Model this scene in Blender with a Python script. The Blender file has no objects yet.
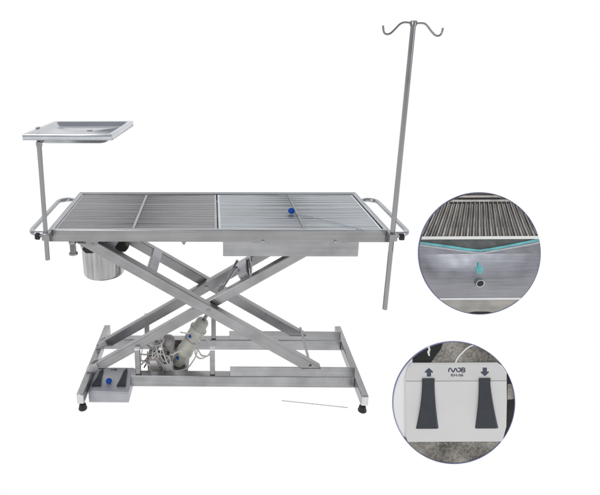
import bpy, bmesh, math, random
from mathutils import Vector, Matrix
random.seed(7)
PI = math.pi
scene = bpy.context.scene
COL = scene.collection

# ------------------------------------------------------------------ materials
def new_mat(name):
    m = bpy.data.materials.new(name); m.use_nodes = True
    nt = m.node_tree
    return m, nt, nt.nodes['Principled BSDF']

def steel(name, col, rough=.32, grain=(3, 160, 160), var=.16, bump=.06, aniso=.0, blotch=.25, spec_tint=None):
    """brushed stainless steel: long streaks along the object's x axis plus soft hand marks"""
    m, nt, b = new_mat(name)
    N, L = nt.nodes, nt.links
    tc = N.new('ShaderNodeTexCoord'); mp = N.new('ShaderNodeMapping')
    mp.inputs['Scale'].default_value = grain
    L.new(tc.outputs['Object'], mp.inputs['Vector'])
    n1 = N.new('ShaderNodeTexNoise'); n1.inputs['Scale'].default_value = 1.0
    n1.inputs['Detail'].default_value = 5; n1.inputs['Roughness'].default_value = .65
    L.new(mp.outputs['Vector'], n1.inputs['Vector'])
    n2 = N.new('ShaderNodeTexNoise'); n2.inputs['Scale'].default_value = 9
    n2.inputs['Detail'].default_value = 4
    L.new(tc.outputs['Object'], n2.inputs['Vector'])
    r1 = N.new('ShaderNodeMapRange'); r1.inputs['From Min'].default_value = .3; r1.inputs['From Max'].default_value = .7
    r1.inputs['To Min'].default_value = 1 - var; r1.inputs['To Max'].default_value = 1 + var
    L.new(n1.outputs['Fac'], r1.inputs['Value'])
    r2 = N.new('ShaderNodeMapRange'); r2.inputs['From Min'].default_value = .3; r2.inputs['From Max'].default_value = .7
    r2.inputs['To Min'].default_value = 1 - blotch; r2.inputs['To Max'].default_value = 1 + blotch * .6
    L.new(n2.outputs['Fac'], r2.inputs['Value'])
    mu = N.new('ShaderNodeMath'); mu.operation = 'MULTIPLY'
    L.new(r1.outputs[0], mu.inputs[0]); L.new(r2.outputs[0], mu.inputs[1])
    vm = N.new('ShaderNodeVectorMath'); vm.operation = 'SCALE'
    vm.inputs[0].default_value = col; L.new(mu.outputs[0], vm.inputs['Scale'])
    L.new(vm.outputs['Vector'], b.inputs['Base Color'])
    rr = N.new('ShaderNodeMapRange'); rr.inputs['From Min'].default_value = .3; rr.inputs['From Max'].default_value = .7
    rr.inputs['To Min'].default_value = rough * .75; rr.inputs['To Max'].default_value = rough * 1.3
    L.new(n2.outputs['Fac'], rr.inputs['Value']); L.new(rr.outputs[0], b.inputs['Roughness'])
    b.inputs['Metallic'].default_value = 1
    if bump:
        bp = N.new('ShaderNodeBump'); bp.inputs['Strength'].default_value = bump; bp.inputs['Distance'].default_value = .002
        L.new(n1.outputs['Fac'], bp.inputs['Height']); L.new(bp.outputs['Normal'], b.inputs['Normal'])
    if aniso: b.inputs['Anisotropic'].default_value = aniso
    return m

def paint(name, col, rough=.5, var=.08, scale=30, metallic=0, bump=0.):
    m, nt, b = new_mat(name)
    N, L = nt.nodes, nt.links
    tc = N.new('ShaderNodeTexCoord'); n = N.new('ShaderNodeTexNoise')
    n.inputs['Scale'].default_value = scale; n.inputs['Detail'].default_value = 5
    L.new(tc.outputs['Object'], n.inputs['Vector'])
    r = N.new('ShaderNodeMapRange'); r.inputs['From Min'].default_value = .3; r.inputs['From Max'].default_value = .7
    r.inputs['To Min'].default_value = 1 - var; r.inputs['To Max'].default_value = 1 + var
    L.new(n.outputs['Fac'], r.inputs['Value'])
    vm = N.new('ShaderNodeVectorMath'); vm.operation = 'SCALE'; vm.inputs[0].default_value = col
    L.new(r.outputs[0], vm.inputs['Scale']); L.new(vm.outputs['Vector'], b.inputs['Base Color'])
    b.inputs['Roughness'].default_value = rough; b.inputs['Metallic'].default_value = metallic
    if bump:
        bp = N.new('ShaderNodeBump'); bp.inputs['Strength'].default_value = bump; bp.inputs['Distance'].default_value = .002
        L.new(n.outputs['Fac'], bp.inputs['Height']); L.new(bp.outputs['Normal'], b.inputs['Normal'])
    return m

def stone(name, dark, light, scale):
    m, nt, b = new_mat(name)
    N, L = nt.nodes, nt.links
    tc = N.new('ShaderNodeTexCoord')
    n1 = N.new('ShaderNodeTexNoise'); n1.inputs['Scale'].default_value = scale; n1.inputs['Detail'].default_value = 8
    n1.inputs['Roughness'].default_value = .75
    n2 = N.new('ShaderNodeTexNoise'); n2.inputs['Scale'].default_value = scale * .09; n2.inputs['Detail'].default_value = 3
    for n in (n1, n2): L.new(tc.outputs['Object'], n.inputs['Vector'])
    ad = N.new('ShaderNodeMath'); ad.operation = 'ADD'
    L.new(n1.outputs['Fac'], ad.inputs[0]); L.new(n2.outputs['Fac'], ad.inputs[1])
    cr = N.new('ShaderNodeValToRGB')
    cr.color_ramp.elements[0].position = .38; cr.color_ramp.elements[0].color = (*dark, 1)
    cr.color_ramp.elements[1].position = .64; cr.color_ramp.elements[1].color = (*light, 1)
    hf = N.new('ShaderNodeMath'); hf.operation = 'MULTIPLY'; hf.inputs[1].default_value = .5
    L.new(ad.outputs[0], hf.inputs[0]); L.new(hf.outputs[0], cr.inputs['Fac'])
    L.new(cr.outputs['Color'], b.inputs['Base Color']); b.inputs['Roughness'].default_value = .85
    bp = N.new('ShaderNodeBump'); bp.inputs['Strength'].default_value = .4; bp.inputs['Distance'].default_value = .004
    L.new(n1.outputs['Fac'], bp.inputs['Height']); L.new(bp.outputs['Normal'], b.inputs['Normal'])
    return m

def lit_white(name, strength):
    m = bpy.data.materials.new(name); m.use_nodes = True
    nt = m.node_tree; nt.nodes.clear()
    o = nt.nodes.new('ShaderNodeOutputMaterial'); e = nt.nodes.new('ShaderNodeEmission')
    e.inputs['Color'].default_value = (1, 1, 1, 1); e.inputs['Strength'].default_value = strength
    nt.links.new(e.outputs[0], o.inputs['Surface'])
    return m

M = dict(
    
    lip=steel('pale brushed lip', (.52, .54, .57), .42, var=.08, blotch=.10, bump=0),  # lighter steel: light on the lip's top faces put into the colour
    tie=steel('pale tie steel', (.50, .505, .525), .5, var=.06, blotch=.08, bump=0),
    cap=steel('pale end cap', (.70, .70, .71), .3, var=.05, blotch=.08, bump=0),
    pail=steel('spun steel pail', (.42, .42, .425), .2, grain=(55, 55, 1.5), var=.42, blotch=.12, bump=0),
    frame=steel('brushed steel frame', (.345, .342, .347), .30, grain=(1.5, 120, 120), var=.09, blotch=.16, bump=.02),
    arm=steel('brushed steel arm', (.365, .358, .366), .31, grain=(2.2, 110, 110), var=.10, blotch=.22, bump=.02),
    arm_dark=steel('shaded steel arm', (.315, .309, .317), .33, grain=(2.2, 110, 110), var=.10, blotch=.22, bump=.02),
    rail=steel('brushed steel rail', (.385, .387, .398), .30, grain=(2, 110, 110), var=.11, blotch=.24, bump=.02),
    bright=steel('polished steel', (.46, .475, .50), .27, var=.06, blotch=.08, bump=.02),
    tube=steel('satin steel tube', (.34, .343, .352), .30, grain=(60, 60, 3), var=.08, blotch=.08, bump=.02),
    mirror=steel('mirror steel', (.55, .575, .61), .16, grain=(40, 40, 3), var=.05, blotch=.06, bump=.0),
    pan=steel('pan steel', (.60, .60, .62), .5, grain=(2, 120, 120), var=.12, blotch=.1),
    grate_l=steel('grate steel dull', (.56, .55, .565), .5, grain=(1.5, 90, 20), var=.10, blotch=.10, bump=0),  # darker copy of the grate steel, its dimmer reflection put into the colour
    grate_r=steel('grate steel bright', (.74, .77, .80), .5, grain=(1.5, 90, 20), var=.10, blotch=.08, bump=0),  # lighter bluish copy, sky reflection put into the colour
    rubber=paint('black rubber', (.012, .012, .013), .55, .2, 60),
    pedal=paint('slate pedal plastic', (.030, .035, .045), .5, .12, 40),
    boxgrey=paint('pedal housing grey', (.43, .44, .475), .42, .06, 14, metallic=.35),
    beige=paint('aged beige motor paint', (.56, .555, .50), .45, .12, 25, bump=.1),
    pink=paint('grey motor housing', (.32, .29, .285), .5, .2, 25, bump=.1),
    cable=paint('pale cable sheath', (.55, .55, .53), .5, .1, 20),
    white=paint('white plastic', (.82, .82, .82), .4, .02, 20),
    blue=paint('blue dot', (.018, .085, .42), 1.0, .06, 40),
    halo=paint('pale sticker border', (.62, .70, .85), .5, .05, 40),
    thread=paint('blue grey thread', (.24, .28, .42), .6, .1, 80),
    lilac=paint('lilac thread', (.44, .44, .58), .6, .1, 80),
    dark=paint('dark gap', (.02, .02, .021), .7, .2, 40),
    pal=paint('panel rim blue', (.20, .21, .38), .4, .05, 20),
    pwhite=paint('panel backing white', (.86, .86, .87), .5, .02, 10),
    pbox=paint('panel housing grey white', (.71, .70, .692), .42, .025, 6),
    pboxlip=paint('panel housing shelf', (.66, .648, .645), .42, .03, 6),
    pgroove=paint('panel groove', (.36, .35, .36), .6, .05, 10),
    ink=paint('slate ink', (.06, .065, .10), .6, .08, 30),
    wet=paint('wet bright edge', (.55, .60, .63), .35, .2, 20),  # pale strip: the highlight below the cyan line painted as colour
    cyan=paint('cyan arrow', (.16, .54, .58), .5, .28, 14),
    ppan=steel('panel basin steel', (.33, .33, .36), .36, grain=(3, 90, 10), var=.16, blotch=.12),
    plow=steel('panel lower trough steel', (.48, .46, .43), .5, grain=(2, 40, 10), var=.14, blotch=.28),
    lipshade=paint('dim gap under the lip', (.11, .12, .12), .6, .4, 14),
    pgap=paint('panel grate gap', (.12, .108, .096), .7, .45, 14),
    prod=steel('panel grate rod', (.42, .395, .365), .4, grain=(20, 20, 20), var=.22, blotch=.35),
    plip=paint('panel bright lip', (.90, .89, .87), .3, .03, 10),
    stone=stone('speckled stone floor', (.06, .054, .046), (.50, .47, .425), 95),
    shade=stone('dark foliage shadow', (.004, .004, .004), (.045, .05, .045), 12),  # near-black mottled patches beside the housing
    backdrop=lit_white('evenly lit white studio sweep', 1.0),  # glows by itself: added white ground on which no shadows show
)

M['blue'].node_tree.nodes['Principled BSDF'].inputs['Specular IOR Level'].default_value = .05
# ------------------------------------------------------------------ mesh helpers
def link(name, bm, mat, parent=None, mw=None, smooth=True, bevel=0, segs=2, angle=52):
    me = bpy.data.meshes.new(name)
    bmesh.ops.recalc_face_normals(bm, faces=bm.faces[:])
    bm.to_mesh(me); bm.free()
    for mt in (mat if isinstance(mat, (list, tuple)) else [mat]): me.materials.append(mt)
    o = bpy.data.objects.new(name, me); COL.objects.link(o)
    if smooth:
        for p in me.polygons: p.use_smooth = True
        try: me.set_sharp_from_angle(angle=math.radians(angle))
        except Exception: pass
    if mw is not None: o.matrix_world = mw
    if parent is not None: o.parent = parent; o.matrix_parent_inverse = Matrix.Identity(4)
    if bevel:
        b = o.modifiers.new('soft_edges', 'BEVEL'); b.width = bevel; b.segments = segs; b.limit_method = 'ANGLE'
        b.angle_limit = math.radians(40); b.harden_normals = False
    return o

def B(): return bmesh.new()

def box(bm, x0, x1, y0, y1, z0, z1, mw=None, mi=0):
    P = [Vector((x, y, z)) for z in (z0, z1) for y in (y0, y1) for x in (x0, x1)]
    if mw: P = [mw @ p for p in P]
    v = [bm.verts.new(p) for p in P]
    for f in ((0,2,3,1),(4,5,7,6),(0,1,5,4),(2,6,7,3),(0,4,6,2),(1,3,7,5)):
        bm.faces.new([v[i] for i in f]).material_index = mi

def frame_from(t, ref=Vector((0, 0, 1))):
    t = t.normalized()
    if abs(t.dot(ref)) > .97: ref = Vector((0, 1, 0))
    a = t.cross(ref).normalized(); b = a.cross(t).normalized()
    return a, b

def tube(bm, pts, r, n=12, caps=True, mi=0):
    """round tube along a polyline; r a number or one per point"""
    pts = [Vector(p) for p in pts]; rings = []
    a = b = None
    for i, p in enumerate(pts):
        t = (pts[min(i+1, len(pts)-1)] - pts[max(i-1, 0)])
        if t.length < 1e-9: t = Vector((0, 0, 1))
        t.normalize()
        if a is None: a, b = frame_from(t)
        else:
            a = (a - t * a.dot(t)).normalized(); b = t.cross(a).normalized()
        ri = r[i] if isinstance(r, (list, tuple)) else r
        rings.append([bm.verts.new(p + (a * math.cos(2*PI*k/n) + b * math.sin(2*PI*k/n)) * ri) for k in range(n)])
    for i in range(len(rings)-1):
        for k in range(n):
            bm.faces.new((rings[i][k], rings[i][(k+1) % n], rings[i+1][(k+1) % n], rings[i+1][k])).material_index = mi
    if caps:
        bm.faces.new(rings[0][::-1]).material_index = mi; bm.faces.new(rings[-1]).material_index = mi

def spline(pts, n=8):
    P = [Vector(p) for p in pts]; out = []
    for i in range(len(P)-1):
        p0 = P[max(i-1, 0)]; p1 = P[i]; p2 = P[i+1]; p3 = P[min(i+2, len(P)-1)]
        for k in range(n):
            t = k / n
            out.append(.5*((2*p1) + (p2-p0)*t + (2*p0-5*p1+4*p2-p3)*t*t + (3*p1-p0-3*p2+p3)*t**3))
    out.append(P[-1]); return out

def round_corners(pts, r=.02, n=6):
    P = [Vector(p) for p in pts]; out = [P[0]]
    for i in range(1, len(P)-1):
        d0 = (P[i-1]-P[i]); d1 = (P[i+1]-P[i])
        q = min(r, d0.length*.49, d1.length*.49)
        a = P[i] + d0.normalized()*q; c = P[i] + d1.normalized()*q
        for k in range(n+1):
            t = k/n; out.append(a*(1-t)**2 + P[i]*2*t*(1-t) + c*t*t)
    out.append(P[-1]); return out

def lathe(bm, prof, n=48, mw=None, close=False, mi=0):
    """profile [(r, z)] turned about z"""
    rings = []
    for r, z in prof:
        ring = []
        for k in range(n):
            p = Vector((r*math.cos(2*PI*k/n), r*math.sin(2*PI*k/n), z))
            ring.append(bm.verts.new(mw @ p if mw else p))
        rings.append(ring)
    for i in range(len(rings)-1):
        for k in range(n):
            bm.faces.new((rings[i][k], rings[i][(k+1) % n], rings[i+1][(k+1) % n], rings[i+1][k])).material_index = mi
    if close:
        bm.faces.new(rings[0][::-1]).material_index = mi; bm.faces.new(rings[-1]).material_index = mi

def prism(bm, poly, z0, z1, mw=None, mi=0):
    lo = [Vector((x, y, z0)) for x, y in poly]; hi = [Vector((x, y, z1)) for x, y in poly]
    if mw: lo = [mw @ p for p in lo]; hi = [mw @ p for p in hi]
    a = [bm.verts.new(p) for p in lo]; b = [bm.verts.new(p) for p in hi]
    n = len(poly)
    bm.faces.new(a[::-1]).material_index = mi; bm.faces.new(b).material_index = mi
    for i in range(n): bm.faces.new((a[i], a[(i+1) % n], b[(i+1) % n], b[i])).material_index = mi

def T(x, y, z): return Matrix.Translation((x, y, z))
def RX(a): return Matrix.Rotation(a, 4, 'X')
def RY(a): return Matrix.Rotation(a, 4, 'Y')
def RZ(a): return Matrix.Rotation(a, 4, 'Z')

def thing(name, label, cat, loc=(0, 0, 0), group=None):
    o = bpy.data.objects.new(name, None); COL.objects.link(o); o.location = loc
    o.empty_display_size = .05
    o['label'] = label; o['category'] = cat
    if group: o['group'] = group
    return o
def tag(o, label, cat, group=None):
    o['label'] = label; o['category'] = cat
    if group: o['group'] = group
    return o
def local(o, root):          # meshes here are drawn in world coordinates: keep them there under the root
    bpy.context.view_layer.update()
    o.matrix_parent_inverse = root.matrix_world.inverted()
    return o

# ------------------------------------------------------------------ setting
bm = B()
prof = [(-9, 0), (3.2, 0)]
for k in range(1, 13):
    a = k/12*PI/2; prof.append((3.2 + 2*math.sin(a), 2 - 2*math.cos(a)))
prof.append((5.2, 8))
rows = [[bm.verts.new((x, y, z)) for x in (-12, 12)] for y, z in prof]
for i in range(len(rows)-1): bm.faces.new((rows[i][0], rows[i][1], rows[i+1][1], rows[i+1][0]))
bd = link('backdrop', bm, M['backdrop']); bd['kind'] = 'structure'

# ------------------------------------------------------------------ operating table
table = thing('operating_table', 'long stainless steel scissor lift veterinary operating table with grated top', 'operating table')  # parts placed from image pixels, unprojected beforehand onto depth planes
OX = -.0115; SK = -.0219; L = .664; W = .24; ZT = .828; HR = .048
def sk(bm, ox=OX, s=SK):  # tabletop parts sheared and shifted sideways to match the corners in the image
    for v in bm.verts: v.co.x += ox + s*v.co.y
    return bm
def tp(name, bm, mat, parent=None, **k): return link(name, bm, mat, parent or table, **k)

# tabletop frame: a folded ring, outer face, flat lip, inner wall
bm = B()
lip = .021
ring = [(L, W, ZT-HR), (L, W, ZT), (L-lip, W-lip, ZT), (L-lip, W-lip, ZT-.030), (L-lip-.012, W-lip-.012, ZT-.030),
        (L-lip-.012, W-lip-.012, ZT-.033), (L-.003, W-.003, ZT-.033), (L-.003, W-.003, ZT-HR)]
rr = [[bm.verts.new((sx*a, sy*b, c)) for sx, sy in ((-1,-1),(1,-1),(1,1),(-1,1))] for a, b, c in ring]
for i in range(len(rr)):
    j = (i+1) % len(rr)
    for k in range(4):
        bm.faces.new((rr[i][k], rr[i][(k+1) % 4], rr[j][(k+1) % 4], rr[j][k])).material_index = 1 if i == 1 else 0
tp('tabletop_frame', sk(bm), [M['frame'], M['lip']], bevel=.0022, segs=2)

# raised bead that runs round the lip
bm = B()
a, b, z = L-.0035, W-.0035, ZT-.0005
tube(bm, round_corners([(-a, 0, z), (-a, -b, z), (a, -b, z), (a, b, z), (-a, b, z), (-a, 0, z)], .006, 3), .0026, 8, caps=False)
tp('rim_bead', sk(bm), M['bright'])

# sloped drip pan, falls to a valley along the middle
bm = B()
xs = [-L+.034, 0, L-.034]; ys = [-W+.034, -.004, .004, W-.034]; zz = [.792, .766, .766, .792]
g = [[bm.verts.new((x, y, z)) for y, z in zip(ys, zz)] for x in xs]
for i in range(2):
    for j in range(3): bm.faces.new((g[i][j], g[i+1][j], g[i+1][j+1], g[i][j+1]))
tp('drip_pan', sk(bm), M['pan'], smooth=False)

# two lift-out grates of steel rods
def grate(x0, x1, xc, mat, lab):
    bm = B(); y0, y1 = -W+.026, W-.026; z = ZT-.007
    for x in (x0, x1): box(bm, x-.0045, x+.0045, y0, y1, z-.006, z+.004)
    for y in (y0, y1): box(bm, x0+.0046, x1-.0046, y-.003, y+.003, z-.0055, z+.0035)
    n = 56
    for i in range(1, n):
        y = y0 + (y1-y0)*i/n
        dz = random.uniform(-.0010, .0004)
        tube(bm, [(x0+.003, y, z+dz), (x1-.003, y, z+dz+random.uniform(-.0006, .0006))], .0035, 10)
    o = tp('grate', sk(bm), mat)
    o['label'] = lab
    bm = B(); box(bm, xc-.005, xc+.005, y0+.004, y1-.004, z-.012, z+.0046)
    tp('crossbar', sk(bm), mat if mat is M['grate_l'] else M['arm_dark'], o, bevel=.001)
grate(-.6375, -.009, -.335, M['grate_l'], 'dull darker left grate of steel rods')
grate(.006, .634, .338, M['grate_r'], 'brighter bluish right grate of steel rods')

# push handles at both ends
def handle(s):
    bm = B(); z = .801
    P = [(s*.655, .212, z), (s*.722, .212, z), (s*.752, .190, z), (s*.752, -.178, z), (s*.735, -.208, z), (s*.655, -.208, z)]
    tube(bm, round_corners(P, .03, 6), .0098, 14)
    o = tp('handle', sk(bm), M['bright'])
    for y in (.212, -.208):
        bm = B(); lathe(bm, [(.0001, 0), (.017, 0), (.017, .004), (.0001, .004)], 20, T(s*.6643, y, z) @ RY(s*PI/2))
        tp('handle_flange', sk(bm), M['frame'], o)
handle(-1); handle(1)

# clamp blocks and black knobs that hold the two poles at the front corners
def clamp(px, s):
    bm = B()
    box(bm, px-.015, px+.015, -.280, -.2425, .800, .829)
    o = tp('pole_clamp', bm, M['frame'], bevel=.003)
    bm = B(); tube(bm, [(px+s*.0155, -.262, .813), (px+s*.030, -.262, .813)], .0055, 12)
    tp('clamp_screw', bm, M['bright'], o)
    bm = B()
    mw = T(px+s*.028, -.262, .812) @ RY(s*PI/2)
    poly = []
    for k in range(24):
        r = .0125 + (.0016 if k % 4 < 2 else -.0010)
        poly.append((r*math.cos(2*PI*k/24), r*math.sin(2*PI*k/24)))
    prism(bm, poly, 0, .016, mw)
    tp('clamp_knob', bm, M['rubber'], o, bevel=.002)
clamp(-.667, -1); clamp(.657, 1)

# side channels under the top that take the rollers of the scissor
for y in (-.149, .10):
    bm = B(); sw = .021; x0, x1 = .012, .560
    box(bm, x0, x1, y-sw, y-sw+.003, .687, .7785)
    box(bm, x0, x1, y-sw+.0031, y+sw, .687, .690)
    box(bm, x0, x1, y-sw+.0031, y+sw, .7755, .7785)
    tp('roller_channel', bm, M['rail'], bevel=.001)
for x in (.168, .448):
    bm = B(); lathe(bm, [(.0001, 0), (.006, 0), (.006, .003), (.0035, .006), (.0001, .006)], 12, T(x, -.2402, .7825) @ RX(PI/2))
    tp('bolt', bm, M['bright'])
bm = B(); tube(bm, [(-.142, -.225, .779), (-.142, -.225, .764)], .0045, 10); lathe(bm, [(.0001, 0), (.010, 0), (.010, .005), (.0001, .005)], 12, T(-.142, -.225, .773))
tp('bolt', bm, M['frame'])
# under-frame cross members
for x in (-.50, .15, .50):
    bm = B(); box(bm, x-.014, x+.014, -.205, .205, .762, .7795)
    tp('cross_member', sk(bm), M['arm_dark'], bevel=.002)

# drain outlet under the left end
bm = B(); dx, dy = -.606, -.152
tube(bm, [(dx, dy, .779), (dx, dy, .692)], .0125, 16)
lathe(bm, [(.0126, 0), (.0180, 0), (.0180, .007), (.0126, .007)], 18, T(dx, dy, .686))
lathe(bm, [(.0126, 0), (.0155, 0), (.0155, .010), (.0126, .010)], 18, T(dx, dy, .735))
tp('drain_outlet', bm, M['tube'])
bm = B(); tube(bm, spline([(dx+.012, dy+.015, .742), (-.572, -.137, .742), (-.552, -.13, .728), (-.532, -.125, .695)], 6), .0105, 12)
tp('drain_elbow', bm, M['arm_dark'])

# scissor arms: each a box tube along z = m x + c, its ends cut level
def beam(m_, c_, hv, y0, y1, z0, z1, mat):
    lo, up = c_-hv, c_+hv
    poly = [((z0-lo)/m_, z0), ((z1-lo)/m_, z1), ((z1-up)/m_, z1), ((z0-up)/m_, z0)]
    ang = -math.atan(m_)
    xm = sum(p[0] for p in poly)/4; zm = sum(p[1] for p in poly)/4
    mw = T(xm, (y0+y1)/2, zm) @ RY(ang); inv = mw.inverted()
    bm = B()
    a = [bm.verts.new(inv @ Vector((x, y0, z))) for x, z in poly]; b = [bm.verts.new(inv @ Vector((x, y1, z))) for x, z in poly]
    bm.faces.new(a); bm.faces.new(b[::-1])
    for k in range(4): bm.faces.new((a[k], b[k], b[(k+1) % 4], a[(k+1) % 4]))
    o = tp('scissor_arm', bm, mat, None, mw=mw, bevel=.0028)
    # dark plug in the level cut at the floor end
    xa, xb = sorted((poly[0][0], poly[3][0])); w = (xb-xa)*.94
    bm = B(); box(bm, -w/2, w/2, -(y1-y0)/2+.002, (y1-y0)/2-.002, -.003, .0)
    pl = tp('end_plug', bm, M['rubber']); pl.parent = o; pl.matrix_parent_inverse = o.matrix_basis.inverted()
    pl.location = ((xa+xb)/2, (y0+y1)/2, z0-.0003)
    return o
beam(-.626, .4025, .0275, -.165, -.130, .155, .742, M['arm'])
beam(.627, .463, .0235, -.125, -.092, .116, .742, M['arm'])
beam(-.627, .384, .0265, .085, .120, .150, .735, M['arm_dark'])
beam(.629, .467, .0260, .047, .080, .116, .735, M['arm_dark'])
for cx, cz, y0, y1 in ((-.049, .434, -.1668, -.088), (-.066, .4265, .043, .125)):
    bm = B(); tube(bm, [(cx, y0, cz), (cx, y1, cz)], .009, 16)
    tp('pivot_pin', bm, M['frame'])
dA = .559
def tie(x, z, y0, y1, w, h, ang, mat):
    bm = B(); box(bm, -w/2, w/2, y0, y1, -h/2, h/2)
    return tp('cross_tie', bm, mat, None, mw=T(x, 0, z) @ RY(ang), bevel=.003)
tie(-.291, .5945, -.1298, .0848, .042, .030, dA, M['tie'])
tie(.103, .5560, -.0918, .0468, .044, .030, -.56, M['tie'])
bm = B(); box(bm, .129, .135, -.118, .045, .560, .640); tp('tie_plate', bm, M['arm_dark'], bevel=.001)
bm = B(); tube(bm, [(.392, -.172, .1665), (.392, .126, .1665)], .0055, 12)
tp('roller_axle', bm, M['tube'])
bm = B(); tube(bm, [(.400, -.166, .712), (.400, .126, .712)], .0055, 12)
tp('roller_axle', bm, M['tube'])

# base -----------------------------------------------------------------
bx0 = [(-.609, -.579), (.593, .623)]
for i, (a, b) in enumerate(bx0):
    bm = B(); box(bm, -.259, .259, -(b-a)/2, (b-a)/2, -.0245, .0245)
    o = tp('side_beam', bm, M['rail'], mw=T((a+b)/2, 0, .0685) @ RZ(PI/2), bevel=.003)
    for y in (-.236, .236):
        bm = B(); xc = (a+b)/2
        tube(bm, [(xc, y, .0442), (xc, y, .022)], .006, 12)
        lathe(bm, [(.0001, .026), (.011, .026), (.0145, .021), (.0150, .014), (.0185, .004), (.0180, 0), (.0001, 0)], 24, T(xc, y, .0005))
        f = tp('rubber_foot', bm, M['rubber'])
        f.parent = o; f.matrix_parent_inverse = o.matrix_basis.inverted()
    bm = B(); xc = (a+b)/2
    box(bm, xc-.0125, xc+.0125, -.2618, -.2591, .0465, .0905)
    f = tp('end_cap', bm, M['cap'], bevel=.0015); f.parent = o; f.matrix_parent_inverse = o.matrix_basis.inverted()
for y0, y1, xl in ((-.150, -.112, -.3995), (.120, .158, -.5785)):
    bm = B(); xr = .5925; xm = (xl+xr)/2
    box(bm, -(xr-xl)/2, (xr-xl)/2, -(y1-y0)/2, (y1-y0)/2, -.0275, .0275)
    tp('base_rail', bm, M['rail'], mw=T(xm, (y0+y1)/2, .0725), bevel=.0025)
    # lower roller channel on top of it (open at the back)
    bm = B(); x0, x1 = .043, .5915
    box(bm, x0, x1, y0+.001, y0+.004, .1005, .149)
    box(bm, x0, x1, y0+.0041, y1-.001, .1005, .1035)
    tp('roller_channel', bm, M['rail'], bevel=.0012)
# posts that carry the top when it is lowered
for x in (-.366, -.035):
    for y in (-.131, .139):
        bm = B(); box(bm, x-.011, x+.011, y-.011, y+.011, .1002, .223)
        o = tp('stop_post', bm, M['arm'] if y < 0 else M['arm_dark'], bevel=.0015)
        bm = B(); box(bm, x-.0118, x+.0118, y-.0118, y+.0118, .2232, .231)
        tp('post_cap', bm, M['white'] if y < 0 else M['cap'], o, bevel=.002)
# hinge brackets at the left
def bracket(poly, y0, y1, pin, mat):
    bm = B()
    for y in (y0, y1): prism(bm, poly, -y-.0018, -y+.0018, RX(PI/2))
    tube(bm, [(pin[0], y0-.004, pin[1]), (pin[0], y1+.004, pin[1])], .006, 12)
    zb = poly[0][1]; xs_ = [p[0] for p in poly]
    box(bm, min(xs_), max(xs_), y0+.0019, y1-.0019, zb, zb+(.003 if zb < .4 else -.003))
    tp('hinge_bracket', bm, mat)
for y0, y1 in ((-.1285, -.0885), (.0435, .0835)):
    bm = B(); box(bm, -.602, -.560, y0+.006, y1-.006, .0935, .1120); tp('hinge_block', bm, M['pan'], bevel=.002)
    bracket([(-.588, .1125), (-.552, .1125), (-.545, .125), (-.552, .140), (-.566, .140), (-.588, .125)], y0+.001, y1-.001, (-.557, .126), M['pan'])
for y0, y1 in ((-.1685, -.1265), (.0815, .1235)):
    bracket([(-.555, .7565), (-.49, .7565), (-.505, .728), (-.53, .728)], y0, y1, (-.520, .738), M['arm_dark'])

# lifting actuator with its motor and loose cables -----------------------
ay = -.02
a0 = Vector((-.203, ay, .068)); a1 = Vector((.091, ay, .608)); ad = (a1-a0).normalized()
def along(t): return a0 + ad*t
def ax_mw(t):
    z = ad; x = Vector((0, 1, 0)); y = z.cross(x)
    m = Matrix((x, y, z)).transposed().to_4x4(); m.translation = along(t); return m
bm = B()
lathe(bm, [(.0001, -.012), (.022, -.012), (.029, -.004), (.030, .045), (.0355, .055), (.0385, .058), (.0385, .076), (.0355, .079), (.0355, .135), (.0345, .137), (.0355, .139), (.0355, .190), (.0385, .193), (.0385, .206), (.031, .214), (.029, .246), (.021, .255), (.0001, .255)], 32, ax_mw(.01))
act = tp('actuator', bm, M['beige'])
bm = B(); tube(bm, [along(.265), along(.575)], .0095, 14); tp('actuator_rod', bm, M['bright'], act)
bm = B(); off = Vector((-.012, -.045, .020))
tube(bm, [along(.40)+off, along(.605)+off], .0062, 12)
tube(bm, [along(.40)+off, along(.44)+off], .0095, 12)
tp('gas_strut', bm, M['bright'])
bm = B(); lathe(bm, [(.0385, 0), (.0400, .001), (.0400, .007), (.0385, .008)], 32, ax_mw(.209)); tp('band', bm, M['cable'], act)
bm = B(); lathe(bm, [(.0357, 0), (.0370, .001), (.0370, .005), (.0357, .006)], 32, ax_mw(.150)); tp('band', bm, M['pink'], act)
for t_, r_ in ((.175, .0355), (.045, .0305)):
    bm = B(); lathe(bm, [(.0001, 0), (.0075, 0), (.0075, .0014), (.0001, .0014)], 18, ax_mw(t_) @ RZ(math.radians(-38)) @ T(-r_, 0, 0) @ RY(-PI/2))
    tp('badge', bm, M['blue'], act)
# motor housing beside the spindle and control box by the floor rail
bm = B()
mo = Vector((-.244, -.045, .165)); mdir = Vector((.15, 0, .99)).normalized()
lathe(bm, [(.0001, -.065), (.024, -.065), (.029, -.055), (.029, .045), (.025, .06), (.012, .066), (.0001, .066)], 28, T(*mo) @ RY(.15))
for dz in (-.04, -.02, 0, .02, .035): lathe(bm, [(.029, -.003), (.0305, 0), (.029, .003)], 28, T(*(mo+mdir*dz)) @ RY(.15))
tp('motor', bm, M['pink'])
bm = B(); box(bm, -.330, -.268, -.100, -.030, .075, .158, None); cb = tp('control_box', bm, M['pink'], bevel=.005)
bm = B(); box(bm, -.318, -.284, -.1012, -.1002, .115, .142); tp('rating_plate', bm, M['cap'], cb)
for x_, z_ in ((-.324, .152), (-.274, .152), (-.324, .108), (-.274, .108)):
    bm = B(); lathe(bm, [(.0001, 0), (.0028, 0), (.0022, .0014), (.0001, .0016)], 10, T(x_, -.1002, z_) @ RX(PI/2)); tp('screw', bm, M['dark'], cb)
for x_ in (-.312, -.298, -.284):
    bm = B(); tube(bm, [(x_, -.07, .157), (x_, -.07, .172)], .0052, 10); tp('cable_gland', bm, M['rubber'], cb)
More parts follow.
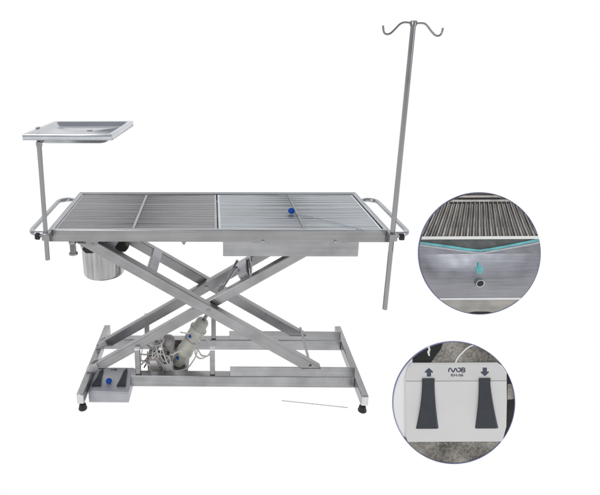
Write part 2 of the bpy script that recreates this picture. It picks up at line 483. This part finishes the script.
bm = B(); box(bm, -.335, -.15, -.111, .119, .052, .0665); tp('actuator_mount', bm, M['arm_dark'], bevel=.002)
CY, CZ = .052, -.042        # the loops hang just behind the front rail
def cable(pts, r=.0038, mat='cable'):
    pts = [(x*1.025, y_+CY, z_+CZ) for x, y_, z_ in pts]
    bm = B(); tube(bm, spline(pts, 8), r, 8); return tp('cable', bm, M[mat])
y = -.135
cable([(-.10, y+.02, .26), (-.112, y, .215), (-.092, y, .185), (-.062, y, .195), (-.034, y+.01, .215), (-.045, y+.02, .255), (-.075, y+.03, .268), (-.105, y+.04, .25)], .0032)
cable([(-.098, y+.01, .245), (-.105, y, .21), (-.118, y-.005, .18), (-.15, y-.005, .135), (-.20, y, .118), (-.25, y, .135), (-.272, y, .18), (-.282, y+.01, .235), (-.262, y+.03, .268)], .0032)
cable([(-.36, y-.01, .213), (-.325, y, .203), (-.29, y, .212), (-.262, y, .245), (-.248, y+.02, .272)], .0035)
cable([(-.352, y, .15), (-.332, y, .175), (-.31, y, .208), (-.285, y, .235), (-.25, y, .238), (-.235, y+.01, .21)], .0032, 'pink')
cable([(-.34, y, .135), (-.318, y-.004, .178), (-.305, y, .20)], .003, 'rubber')
cable([(-.262, y, .27), (-.250, y-.01, .22), (-.235, y-.012, .17), (-.215, y-.01, .13), (-.19, y-.005, .118)], .0032)
cable([(-.285, y, .262), (-.275, y-.01, .21), (-.255, y-.01, .15), (-.245, y, .118)], .0032)
cable([(-.31, y+.01, .27), (-.285, y-.01, .255), (-.258, y-.012, .262), (-.262, y-.01, .225), (-.268, y, .16), (-.262, y, .118)], .0028)
cable([(-.24, y, .215), (-.215, y-.012, .212), (-.195, y-.012, .222), (-.172, y-.006, .228), (-.155, y, .218)], .0032)
cable([(-.33, y, .262), (-.305, y-.008, .245), (-.29, y-.012, .248), (-.27, y-.01, .26)], .0034, 'pink')
cable([(-.125, y+.005, .225), (-.102, y-.004, .235), (-.085, y-.004, .205), (-.072, y, .198), (-.054, y, .20), (-.035, y, .236)], .0034)
cable([(-.12, y+.02, .33), (-.135, y-.005, .318), (-.175, y-.005, .322)], .0028)
# thin signal wires that wander round the motor
rw = random.Random(11)
for k in range(6):
    x_, z_ = rw.uniform(-.36, -.25), rw.uniform(.19, .26)
    pts = [(x_, y+.02, z_)]
    for q in range(5):
        x_ += rw.uniform(-.012, .045); z_ += rw.uniform(-.055, .030)
        pts.append((x_, y - rw.uniform(.0, .018), max(.125, min(.29, z_))))
    cable(pts, rw.choice((.0017, .0022, .0026)), rw.choice(('cable', 'cable', 'white', 'pink')))
for x_, z_ in ((-.268, .245), (-.235, .22)):
    bm = B(); box(bm, x_-.007, x_+.007, y+CY-.020, y+CY-.004, z_+CZ-.005, z_+CZ+.005, None); tp('connector', bm, M['white' if x_ < -.25 else 'dark'], bevel=.0015)
# supply lead of the actuator along the rail
cable([(-.385, -.08, .10), (-.372, -.125, .178), (-.352, -.14, .175), (-.325, -.13, .165)], .004)

# ------------------------------------------------------------------ bucket under the table
bk = thing('bucket', 'round polished steel bucket hung under the left end of the table', 'bucket', (-.513, -.035, .545))
mw = T(-.513, -.035, .545)
bm = B()
lathe(bm, [(.0001, .0), (.078, .0), (.086, .004), (.0885, .012), (.0895, .08), (.0895, .133), (.093, .134), (.094, .138), (.092, .141), (.0875, .139), (.0865, .08), (.0855, .014), (.0001, .006)], 72, mw)
b = local(link('bucket_body', bm, M['pail'], bk), bk)
bm = B(); lathe(bm, [(.0935, .1415), (.0945, .143), (.0945, .148), (.06, .155), (.0001, .157)], 60, mw)
local(link('lid', bm, M['bright'], bk), bk)
for s in (-1, 1):
    bm = B(); poly = []
    for k in range(32):
        a = 2*PI*k/32; r = 1 + .06*math.cos(6*a)
        poly.append((.027*r*math.cos(a), .019*r*math.sin(a)))
    xk, yk = ((-.546, -.136), (-.417, -.100))[(s+1)//2]
    prism(bm, poly, .0, .050, T(xk, yk+.050, (.699, .690)[(s+1)//2]) @ RX(PI/2))
    local(link('side_clip', bm, M['rubber'], bk, bevel=.004), bk)
    bm = B(); box(bm, xk-.012, xk+.012, yk+.01, .05, .7185, .757); local(link('hanger_strap', bm, M['frame'], bk, bevel=.001), bk)

# ------------------------------------------------------------------ instrument tray on its pole
tr = thing('instrument_tray', 'shallow rectangular steel tray held on a thin pole above the left end', 'tray', (-.667, -.262, .715))
pt, pb = Vector((-.6625, -.262, 1.186)), Vector((-.673, -.262, .714))
bm = B(); tube(bm, [pb, pt], .0088, 18)
local(link('pole', bm, M['tube'], tr), tr)
tw, td = .1655, .142
mwt = T(-.7066, -.300, 1.2087) @ RZ(math.radians(-5.2)) @ RY(math.radians(-.95)) @ T(tw, td, 0)
def rr_loop(a, b, r, z, n=5):
    out = []
    for cx, cy, s in ((a-r, b-r, 0), (-a+r, b-r, 1), (-a+r, -b+r, 2), (a-r, -b+r, 3)):
        for k in range(n+1):
            t = (s + k/n)*PI/2; out.append(Vector((cx + r*math.cos(t), cy + r*math.sin(t), z)))
    return out
def loft(loops):
    bm = B(); V = [[bm.verts.new(p) for p in lp] for lp in loops]; n = len(V[0])
    for i in range(len(V)-1):
        for k in range(n): bm.faces.new((V[i][k], V[i][(k+1) % n], V[i+1][(k+1) % n], V[i+1][k]))
    bm.faces.new(V[-1]); return bm
bm = loft([rr_loop(tw-.022, td-.022, .014, -.0112), rr_loop(tw-.036, td-.036, .022, -.0265), rr_loop(tw-.046, td-.046, .020, -.0315)])
local(link('tray_base', bm, M['bright'], tr, mw=mwt), tr)
bm = loft([rr_loop(tw, td, .003, -.0105), rr_loop(tw, td, .003, .0095), rr_loop(tw-.001, td-.001, .003, .0105), rr_loop(tw-.014, td-.014, .012, .0105), rr_loop(tw-.0165, td-.0165, .012, .0088),
           rr_loop(tw-.029, td-.029, .016, -.0050), rr_loop(tw-.038, td-.038, .014, -.0082), rr_loop(.03, .025, .015, -.0095)])
o = local(link('tray_pan', bm, M['mirror'], tr, mw=mwt), tr)
sl = o.modifiers.new('sheet', 'SOLIDIFY'); sl.thickness = .0016; sl.offset = -1
bm = B(); lathe(bm, [(.0001, 0), (.011, 0), (.011, .0006), (.0001, .0006)], 20, mwt @ T(.02, .035, -.0088))
local(link('drain_plug', bm, M['frame'], tr), tr)
bm = B(); box(bm, -tw-.002, -tw+.010, -.034, -.012, .0108, .0155, mwt)
local(link('catch', bm, M['frame'], tr, bevel=.002), tr)
bm = B(); lathe(bm, [(.0089, -.016), (.0112, -.016), (.0112, .0), (.0089, .0)], 20, T(-.6623, -.262, 1.184))
local(link('pole_socket', bm, M['tube'], tr), tr)

# ------------------------------------------------------------------ drip stand
iv = thing('drip_stand', 'tall thin steel pole with two curled hooks at the right front corner', 'drip stand', (.6545, -.265, .505))
bm = B(); tube(bm, [(.6535, -.265, .506), (.6575, -.265, 1.0), (.6605, -.265, 1.592)], [.0092, .0092, .0088], 20)
local(link('pole', bm, M['tube'], iv), iv)
bm = B(); lathe(bm, [(.0001, 0), (.0115, 0), (.0115, .016), (.010, .018), (.0001, .018)], 20, T(.6605, -.265, 1.586))
local(link('pole_top', bm, M['arm_dark'], iv, bevel=.001), iv)
H1 = [(.652, 1.596), (.632, 1.5985), (.617, 1.594), (.603, 1.580), (.590, 1.566), (.581, 1.5605), (.571, 1.560), (.5635, 1.566), (.560, 1.577), (.558, 1.5885)]
H2 = [(.669, 1.595), (.690, 1.5955), (.700, 1.593), (.709, 1.586), (.721, 1.572), (.733, 1.560), (.741, 1.5545), (.749, 1.5535), (.756, 1.557), (.760, 1.566), (.762, 1.5795)]
for Hh in (H1, H2):
    bm = B(); tube(bm, spline([(x, -.265, z) for x, z in Hh], 5), .0034, 10)
    local(link('hook', bm, M['arm_dark'], iv), iv)

# ------------------------------------------------------------------ foot control
fc = thing('foot_control', 'grey steel foot switch box with two dark pedals at the left front foot', 'foot switch', (-.488, -.125, 0))
X0, X1, Y0, Y1, Z1 = -.577, -.401, -.201, -.043, .060
bm = B(); box(bm, X0, X1, Y0, Y1, .002, .052); box(bm, X0-.001, X1+.001, Y0-.002, Y1, .0521, Z1)
local(link('housing', bm, M['boxgrey'], fc, bevel=.0025), fc)
bm = B(); box(bm, X0+.004, X1-.004, Y1+.0005, Y1+.016, .010, .050); local(link('rear_cover', bm, M['frame'], fc, bevel=.002), fc)
def BALL(r): return [(max(.0001, r*math.cos(a)), r*.85*(1+math.sin(a))) for a in [(-PI/2 + PI*k/14) for k in range(15)]]
def pedal_shape(bm, cx, yb, yt, wb, wt, z, hb, ht, n=12):
    """flared ribbed pedal seen from above: narrow at the back, wide at the front"""
    rows = []
    for i in range(n*2+1):
        t = i/(n*2); y = yb + (yt-yb)*t
        w = wt + (wb-wt)*(1-t)**1.7
        h = hb + (ht-hb)*t + (.0009 if i % 2 else 0)
        rows.append([bm.verts.new((cx-w/2, y, z)), bm.verts.new((cx-w/2*.94, y, z+h)), bm.verts.new((cx+w/2*.94, y, z+h)), bm.verts.new((cx+w/2, y, z))])
    for i in range(len(rows)-1):
        for k in range(3): bm.faces.new((rows[i][k], rows[i][k+1], rows[i+1][k+1], rows[i+1][k]))
    bm.faces.new(rows[0]); bm.faces.new(rows[-1][::-1])
for cx, up in ((-.5475, True), (-.4375, False)):
    bm = B(); pedal_shape(bm, cx, -.172, -.068, .040, .017, Z1+.0005, .009, .006)
    local(link('pedal', bm, M['pedal'], fc, smooth=False), fc)
    bm = B(); yy = -.0545; s = 1 if up else -1
    prism(bm, [(cx-.003, yy-s*.006), (cx+.003, yy-s*.006), (cx+.003, yy), (cx+.007, yy), (cx, yy+s*.008), (cx-.007, yy), (cx-.003, yy)][::1], Z1+.0002, Z1+.0012)
    local(link('arrow_mark', bm, M['ink'], fc, smooth=False), fc)
bm = B(); lathe(bm, BALL(.0135), 32, T(-.4965, -.150, Z1+.0012)); local(link('blue_dot', bm, M['blue'], fc), fc)  # callout dot, a graphic mark built as an object
bm = B(); tube(bm, spline([(-.42, Y1+.016, .03), (-.40, -.01, .03), (-.385, -.005, .06), (-.385, -.06, .085), (-.38, -.11, .082)], 6), .004, 8)
local(link('lead', bm, M['cable'], fc), fc)
def text_mesh(txt, size, depth):
    cu = bpy.data.curves.new('lettering', 'FONT'); cu.body = txt; cu.size = size; cu.extrude = depth; cu.offset = size*.018
    cu.align_x = 'CENTER'; cu.align_y = 'CENTER'
    ob = bpy.data.objects.new('lettering', cu); COL.objects.link(ob)
    bpy.context.view_layer.update()
    me = bpy.data.meshes.new_from_object(ob.evaluated_get(bpy.context.evaluated_depsgraph_get()))
    bpy.data.objects.remove(ob); bm = B(); bm.from_mesh(me); bpy.data.meshes.remove(me)
    return bm
LOGO = [[(-1.0, -.42), (-.97, .2), (-.85, .42), (-.72, .3), (-.50, -.42), (-.42, -.42), (-.22, .36), (-.12, .36), (.06, -.42)],
        [(.12, .42), (.34, .40), (.44, .1), (.36, -.25), (.14, -.42)],
        [(.56, .42), (.86, .42), (.95, .22), (.84, .02), (.60, .0)], [(.84, .0), (.98, -.2), (.88, -.42), (.56, -.42), (.56, .40)]]
def ribbon(bm, pts, w, z0, z1, mw):
    pts = [Vector((p[0], p[1], 0)) for p in pts]; Lf, Rt = [], []
    for i, p in enumerate(pts):
        t = (pts[min(i+1, len(pts)-1)] - pts[max(i-1, 0)]).normalized(); nrm = Vector((-t.y, t.x, 0))
        Lf.append(p + nrm*w/2); Rt.append(p - nrm*w/2)
    for i in range(len(pts)-1):
        prism(bm, [(Rt[i].x, Rt[i].y), (Rt[i+1].x, Rt[i+1].y), (Lf[i+1].x, Lf[i+1].y), (Lf[i].x, Lf[i].y)], z0, z1, mw)
bm = B()
for i, st in enumerate(LOGO): ribbon(bm, [(x*.013, y*.010) for x, y in st], .0018, .0003, .001 + i*.0001, T(-.495, -.056, Z1))
local(link('logo', bm, M['ink'], fc, smooth=False), fc)

# callout graphics built as objects: blue dot and the thin thread that runs from it
zt = ZT-.0024
bm = B(); lathe(bm, BALL(.0145), 32)
tag(link('blue_marker', bm, M['blue'], mw=T(.302, -.045, zt+.0005)), 'small round blue marker button lying on the right grate', 'marker')
bm = B(); tube(bm, [(.314, -.053, zt+.0015), (.345, -.072, ZT-.0010), (.42, -.120, ZT-.001), (.52, -.205, ZT), (.548, -.2365, ZT+.003), (.552, -.244, ZT+.001)], .0010, 8)
tag(link('thread', bm, M['thread']), 'thin blue grey thread stretched from the blue marker to the table edge', 'thread')
# built callout graphic: dashed lilac thread on the floor in front of the table
bm = B(); p0, p1 = Vector((.271, -.181, .002)), Vector((.551, -.221, .002))
nd = 26
for i in range(nd):
    a = p0.lerp(p1, i/nd); c = p0.lerp(p1, (i+.72)/nd)
    tube(bm, [a, a.lerp(c, .5)+Vector((0, .0006*(-1)**i, 0)), c], .0017, 6)
tube(bm, [p0-Vector((0, 0, .001)), p1-Vector((0, 0, .001))], .0008, 6)
tag(link('twisted_thread', bm, M['lilac']), 'short pale lilac twisted thread lying on the floor before the table', 'thread')

# ------------------------------------------------------------------ round close-up insets, collage graphics built as panels propped on the floor
CAM = Vector((.0124, -2.03272, 1.55984)); PITCH, YAW, ROLL = .2595, .0162, -.0045
LEAN = RZ(YAW) @ RX(PI/2 - PITCH)            # panels turned parallel to the image plane of the camera
NSEG = 120
def circ(r, n=NSEG): return [(r*math.cos(2*PI*k/n), r*math.sin(2*PI*k/n)) for k in range(n)]
def clip(poly, r=.985, n=72):
    C = circ(r, n); out = list(poly)
    for i in range(n):
        a = Vector(C[i]); b = Vector(C[(i+1) % n]); e = b-a
        ins = lambda p: e.x*(p[1]-a.y) - e.y*(p[0]-a.x) >= -1e-9
        src, out = out, []
        for k in range(len(src)):
            p, q = src[k-1], src[k]
            ip, iq = ins(p), ins(q)
            if ip != iq:
                d0 = e.x*(p[1]-a.y) - e.y*(p[0]-a.x); d1 = e.x*(q[1]-a.y) - e.y*(q[0]-a.x)
                t = d0/(d0-d1); out.append((p[0]+(q[0]-p[0])*t, p[1]+(q[1]-p[1])*t))
            if iq: out.append(q)
        if not out: return []
    cl = []
    for p in out:
        if not cl or (abs(p[0]-cl[-1][0]) + abs(p[1]-cl[-1][1])) > 1e-5: cl.append(p)
    if len(cl) > 2 and abs(cl[0][0]-cl[-1][0]) + abs(cl[0][1]-cl[-1][1]) < 1e-5: cl.pop()
    return cl
class Panel:
    def __init__(s, name, label, centre, R):
        s.R = R; s.mw = T(*centre) @ LEAN  # centre and size pushed along the camera ray until the foot meets the floor
        s.root = thing(name, label, 'display panel', (0, 0, 0)); s.root.matrix_world = s.mw
    def put(s, name, bm, mat, parent=None, smooth=True, bevel=0, lab=None):
        for v in bm.verts: v.co *= s.R
        o = link(name, bm, mat, parent or s.root, smooth=smooth, bevel=bevel*s.R if bevel else 0)
        if lab: o['label'] = lab
        return o
    def slab(s, name, poly, z0, z1, mat, parent=None, bevel=0):
        pl = clip(poly); bm = B()
        if len(pl) > 2: prism(bm, pl, z0, z1)
        return s.put(name, bm, mat, parent, smooth=False, bevel=bevel)
    def shell(s):
        bm = B(); prism(bm, circ(.986), -.012, -.001); s.put('backing', bm, M['pwhite'])
        bm = B(); lathe(bm, [(.986, -.012), (.996, -.012), (.996, .012), (.994, .014), (.989, .014), (.986, .012), (.986, -.012)], NSEG); s.put('rim', bm, M['pal'])
        cs, sn = math.cos(PITCH), math.sin(PITCH)
        p = Vector((0, -.05, -.020)); ln = .966 - .05*cs - .020*sn
        bm = B(); tube(bm, [p, p + Vector((0, -cs, -sn))*ln], .03, 12)
        s.put('strut', bm, M['white'])  # support added behind the disc, out of the camera's sight
def seg_clip(p, q, r=.98):
    p, q = Vector(p), Vector(q); d = q-p; a = d.dot(d); b = 2*p.dot(d); c = p.dot(p)-r*r
    D = b*b-4*a*c
    if D <= 0: return None
    t0 = max(0, (-b-math.sqrt(D))/(2*a)); t1 = min(1, (-b+math.sqrt(D))/(2*a))
    return (p+d*t0, p+d*t1) if t1 > t0 else None

# panel one: a steel basin with its drain, the rod grate above it
P1 = Panel('basin_panel', 'large round display panel with steel basin, drain hole and rod grate', (1.4820, .6147, .3416), .3524)
P1.shell()
def u(x, y): return ((x-61.4)/61.4, (61.4-y)/61.4)      # image pixels inside the inset, from its upper left: 122.8 units across
def U_(*pts): return [u(*p) for p in pts]
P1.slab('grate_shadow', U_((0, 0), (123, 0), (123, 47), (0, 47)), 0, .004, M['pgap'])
bm = B(); nr = 22
for i in range(-13, 14):
    xb = 61.4 + i*6.15; xt = 61.4 + i*4.35 + (.25*random.uniform(-1, 1)); 
    sg = seg_clip(u(xb, 45.2), u(xt, 8.5))
    if not sg: continue
    (a, c) = sg; rb = .0155*random.uniform(.85, 1.15)
    tube(bm, [(a.x, a.y, .016), ((a.x+c.x)/2, (a.y+c.y)/2, .0165), (c.x, c.y, .017)], [rb, rb*.86, rb*.72], 8)
rods = P1.put('rod_grate', bm, M['prod'])
bm = B()
for i in range(-13, 14):
    sg = seg_clip(u(61.4+i*6.15+3.1, 45.2), u(61.4+i*4.35+2.2, 9))
    if not sg: continue
    (a, c) = sg
    tube(bm, [(a.x, a.y, .006), (c.x, c.y, .006)], .0075, 6)
P1.put('lower_rods', bm, M['arm_dark'])
for yv, hh in ((4.4, 1.0), (8.6, 1.0)):
    pl = clip(U_((0, yv-hh), (123, yv-hh), (123, yv+hh), (0, yv+hh)), .98)
    bm = B(); prism(bm, pl, .024, .033); P1.put('grate_bar', bm, M['prod'], smooth=False)
for yv in (2.2, 6.5, 10.8):
    bm = B()
    for i in range(-9, 10):
        x, y = u(61.4+i*4.35*.98+2.1, yv)
        if x*x+y*y < .93:
            lathe(bm, [(.0001, .030), (.0165, .030), (.0165, .0345), (.0001, .0345)], 10, T(x, y, 0))
    if len(bm.verts): P1.put('rod_ends', bm, M['dark'])
    else: bm.free()
P1.slab('front_lip', U_((0, 43.9), (123, 43.9), (123, 47.0), (0, 47.0)), .022, .044, M['plip'], bevel=.006)
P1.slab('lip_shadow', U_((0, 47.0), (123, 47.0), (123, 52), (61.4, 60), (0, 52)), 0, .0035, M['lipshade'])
# basin back wall, its top edge dips to a valley in the middle
P1.slab('basin', U_((-2, 50.2), (58, 59.2), (66, 59.2), (125, 47.8), (125, 108.2), (-2, 108.2)), 0, .012, M['ppan'], bevel=.003)
bm = B(); rows = []; ny, nx = 26, 24
for i in range(ny+1):
    yy = u(0, 61.8 + (105.4-61.8)*i/ny)[1]; X_ = math.sqrt(.984**2 - yy*yy); row = []
    for k in range(nx+1):
        xx = X_*(-1 + 2*k/nx); tt = i/ny
        bulge = .0128 + (.036*math.sin(PI*tt)*(1 - .25*xx) + .008*tt)*(1 - (xx/X_)**6)  # bulge shaped to make the basin shade darker above, brighter below
        row.append(bm.verts.new((xx, yy, bulge)))
    rows.append(row)
for i in range(ny):
    for k in range(nx): bm.faces.new((rows[i][k], rows[i+1][k], rows[i+1][k+1], rows[i][k+1]))
be = [e for e in bm.edges if e.is_boundary]
ext = bmesh.ops.extrude_edge_only(bm, edges=be)
for g_ in ext['geom']:
    if isinstance(g_, bmesh.types.BMVert): g_.co.z = .002
P1.put('basin_slope', bm, M['ppan'])
P1.slab('flow_line', U_((-2, 48.9), (30, 53.0), (50, 56.3), (61.4, 57.4), (61.4, 59.2), (50, 58.7), (30, 55.4), (-2, 50.6)), .0224, .0245, M['cyan'])
P1.slab('flow_line', U_((61.4, 57.4), (72, 56.0), (96, 51.6), (112, 48.4), (124, 45.8), (124, 48.6), (112, 50.6), (96, 53.8), (72, 58.3), (61.4, 59.2)), .0224, .0245, M['cyan'])
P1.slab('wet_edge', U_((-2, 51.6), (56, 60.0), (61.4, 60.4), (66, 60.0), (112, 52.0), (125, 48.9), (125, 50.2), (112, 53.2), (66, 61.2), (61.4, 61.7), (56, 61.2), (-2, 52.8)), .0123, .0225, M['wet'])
P1.slab('flow_arrow', U_((58.6, 70.0), (61.0, 70.0), (61.4, 74.4), (64.6, 75.0), (62.6, 79.0), (60.6, 83.4), (59.0, 83.4), (57.2, 79.0), (55.2, 75.0), (58.2, 74.4)), .040, .0520, M['cyan'])
cx, cy = u(59.8, 90.2)
bm = B(); mwd = T(cx, cy, .068) @ RX(math.radians(20))
lathe(bm, [(.052, -.05), (.070, -.05), (.072, .012), (.069, .018), (.058, .019), (.052, .014), (.051, -.03)], 36, mwd)
d = P1.put('drain_pipe', bm, M['lip'])
bm = B(); lathe(bm, [(.0001, .0150), (.0525, .0150)], 36, mwd); P1.put('drain_hole', bm, M['dark'], d)
P1.slab('trough_edge', U_((0, 105.6), (123, 105.6), (123, 107.6), (0, 107.6)), .0125, .026, M['plip'], bevel=.004)
P1.slab('trough', U_((0, 107.6), (123, 107.6), (123, 124), (0, 124)), 0, .008, M['plow'])
P1.slab('trough_gap', U_((50, 120.6), (57, 119.4), (70, 119.6), (76, 121.2), (74, 123), (50, 123)), .0082, .0095, M['dark'])

# panel two: the foot switch enlarged
P2 = Panel('foot_switch_panel', 'smaller round display panel with pale foot switch box and two slate pedals', (.8762, -.4484, .2239), .2306)
P2.shell()
V0 = (392.2, 341.1)
def v(x, y): return u(x-V0[0], y-V0[1])
def V_(*pts): return [v(*p) for p in pts]
P2.slab('stone_floor', V_((390, 430), (410, 439), (520, 436), (520, 470), (390, 470)), 0, .003, M['stone'])
P2.slab('stone_floor', V_((430, 335), (520, 335), (520, 380), (430, 366)), 0, .0028, M['stone'])
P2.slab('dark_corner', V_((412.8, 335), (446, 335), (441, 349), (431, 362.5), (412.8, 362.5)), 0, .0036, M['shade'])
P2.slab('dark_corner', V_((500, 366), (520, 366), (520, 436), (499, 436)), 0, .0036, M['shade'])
P2.slab('grey_block', V_((507.5, 384), (520, 386), (520, 398), (507, 400)), .0038, .006, M['stone'])
bm = B(); tube(bm, [(*v(428.3, 346.2), .012), (*v(429.4, 349), .014), (*v(428.2, 351.8), .012), (*v(429.2, 355.4), .010)], [.022, .016, .020, .012], 10)
P2.put('white_hook', bm, M['white'])
bm = B(); tube(bm, [Vector((*v(x, y), .014)) for x, y in [tuple(p)[:2] for p in spline([(454.8, 363.5, 0), (458, 357, 0), (464.5, 350, 0), (469, 346.6, 0), (472.6, 345.4, 0)], 6)]], .0125, 10)
P2.put('white_lead', bm, M['white'])
hs = P2.slab('housing', V_((411.5, 362.2), (496.5, 362.2), (501.5, 365.5), (505.8, 372), (505.9, 402), (505.2, 426), (501.2, 440.9), (407.2, 440.9), (405.4, 436), (405.2, 378), (408.0, 366)), 0, .034, M['pbox'], bevel=.012)
P2.slab('upper_shelf', V_((412.6, 363.4), (496, 363.4), (504.6, 373), (504.8, 379.2), (406.6, 379.2), (409.0, 366.6)), .0343, .0375, M['pboxlip'], hs, bevel=.003)
P2.slab('groove', V_((405.4, 379.7), (505.6, 379.7), (505.6, 380.6), (405.4, 380.6)), .0341, .0350, M['pgroove'], hs)
def big_pedal(xt0, xt1, xb0, xb1, skew):
    yt, yb = 377.2, 427.0
    bm = B(); rows = []; n = 56
    for i in range(n+1):
        t = i/n; y = yt + (yb-yt)*t
        f = max(0., (t-.10)/.90)**1.75
        x0 = xt0 + (xb0-xt0)*f; x1 = xt1 + (xb1-xt1)*(f if skew < .5 else f**.8)
        h = .012 + .030*math.sin(PI*min(1, .12+t*.62))
        if t > .70: h -= (t-.70)*.055
        rib = (.0022 if (i % 2) else 0) * (1 if t < .68 else 1.9)
        a = v(x0, y); c = v(x1, y); w = (c[0]-a[0])
        zb = .0382 if t < .06 else .0345
        rows.append([bm.verts.new((a[0], a[1], zb)), bm.verts.new((a[0]+w*.03, a[1], zb+h+rib)), bm.verts.new((c[0]-w*.11, c[1], zb+h+rib)), bm.verts.new((c[0], c[1], zb))])
    for i in range(n):
        for k in range(3):
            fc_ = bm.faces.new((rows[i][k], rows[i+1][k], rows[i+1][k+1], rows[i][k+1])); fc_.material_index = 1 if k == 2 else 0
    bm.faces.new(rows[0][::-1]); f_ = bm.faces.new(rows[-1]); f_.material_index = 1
    P2.put('pedal', bm, [M['pedal'], M['ink']], hs, smooth=False)  # right side and front end in ink tone, standing for their shade
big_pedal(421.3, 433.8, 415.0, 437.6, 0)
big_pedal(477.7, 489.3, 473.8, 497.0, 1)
def arrow(cx, cy, s):
    pts = [(cx-2.1, cy+s*4.3), (cx+2.1, cy+s*4.3), (cx+2.1, cy+s*.2), (cx+4.0, cy+s*.6), (cx+4.0, cy-s*.7), (cx, cy-s*4.3), (cx-4.0, cy-s*.7), (cx-4.0, cy+s*.6), (cx-2.1, cy+s*.2)]
    P2.slab('arrow_mark', V_(*pts), .0377, .0390, M['ink'], hs)
arrow(428.1, 371.2, 1); arrow(483.6, 371.2, -1)
bm = B(); lx, ly = v(456.0, 369.2)
for i, st in enumerate(LOGO): ribbon(bm, [(x*.134, y*.075) for x, y in st], .021, .0377, .0386 + i*.0002, T(lx, ly, 0))
P2.put('logo', bm, M['ink'], hs, smooth=False)
bm = text_mesh('RH-06', .074, .0008); lx, ly = v(456.0, 374.4)
bmesh.ops.transform(bm, matrix=T(lx, ly, .0386) @ Matrix.Diagonal((1.05, .82, 1, 1)), verts=bm.verts[:])
P2.put('lettering', bm, M['ink'], hs, smooth=False)

# ------------------------------------------------------------------ light
w = bpy.data.worlds.new('World'); scene.world = w; w.use_nodes = True
bgn = w.node_tree.nodes['Background']; bgn.inputs['Color'].default_value = (.93, .96, 1, 1); bgn.inputs['Strength'].default_value = .42
def area(name, loc, target, size, energy, col=(1, 1, 1)):
    l = bpy.data.lights.new(name, 'AREA'); l.shape = 'RECTANGLE'; l.size, l.size_y = size; l.energy = energy; l.color = col
    o = bpy.data.objects.new(name, l); COL.objects.link(o); o.location = loc
    o.rotation_euler = (Vector(target)-Vector(loc)).to_track_quat('-Z', 'Y').to_euler()
    return o
area('softbox_key', (-2.2, -2.6, 3.2), (0, 0, .6), (1.6, 1.6), 55, (1, .99, .97))  # added unseen lamp for soft gradients and top highlights
area('softbox_fill', (3.0, -2.4, 2.2), (.4, 0, .5), (1.2, 2.0), 22, (.96, .98, 1))  # added unseen lamp that fills from the right

# ------------------------------------------------------------------ camera
cd = bpy.data.cameras.new('Camera'); cam = bpy.data.objects.new('Camera', cd); COL.objects.link(cam); scene.camera = cam
cam.matrix_world = T(*CAM) @ RZ(YAW) @ RX(PI/2 - PITCH) @ RZ(ROLL)
cd.sensor_width = 36; cd.lens = 496.2/600*36
cd.shift_x = (300-215.32)/600; cd.shift_y = -(247.5-166.62)/600
cd.clip_start = .02; cd.clip_end = 100
scene.view_settings.view_transform = 'Standard'; scene.view_settings.look = 'None'
scene.view_settings.exposure = 0; scene.view_settings.gamma = 1
scene.render.engine = 'CYCLES'
scene.cycles.max_bounces = 8
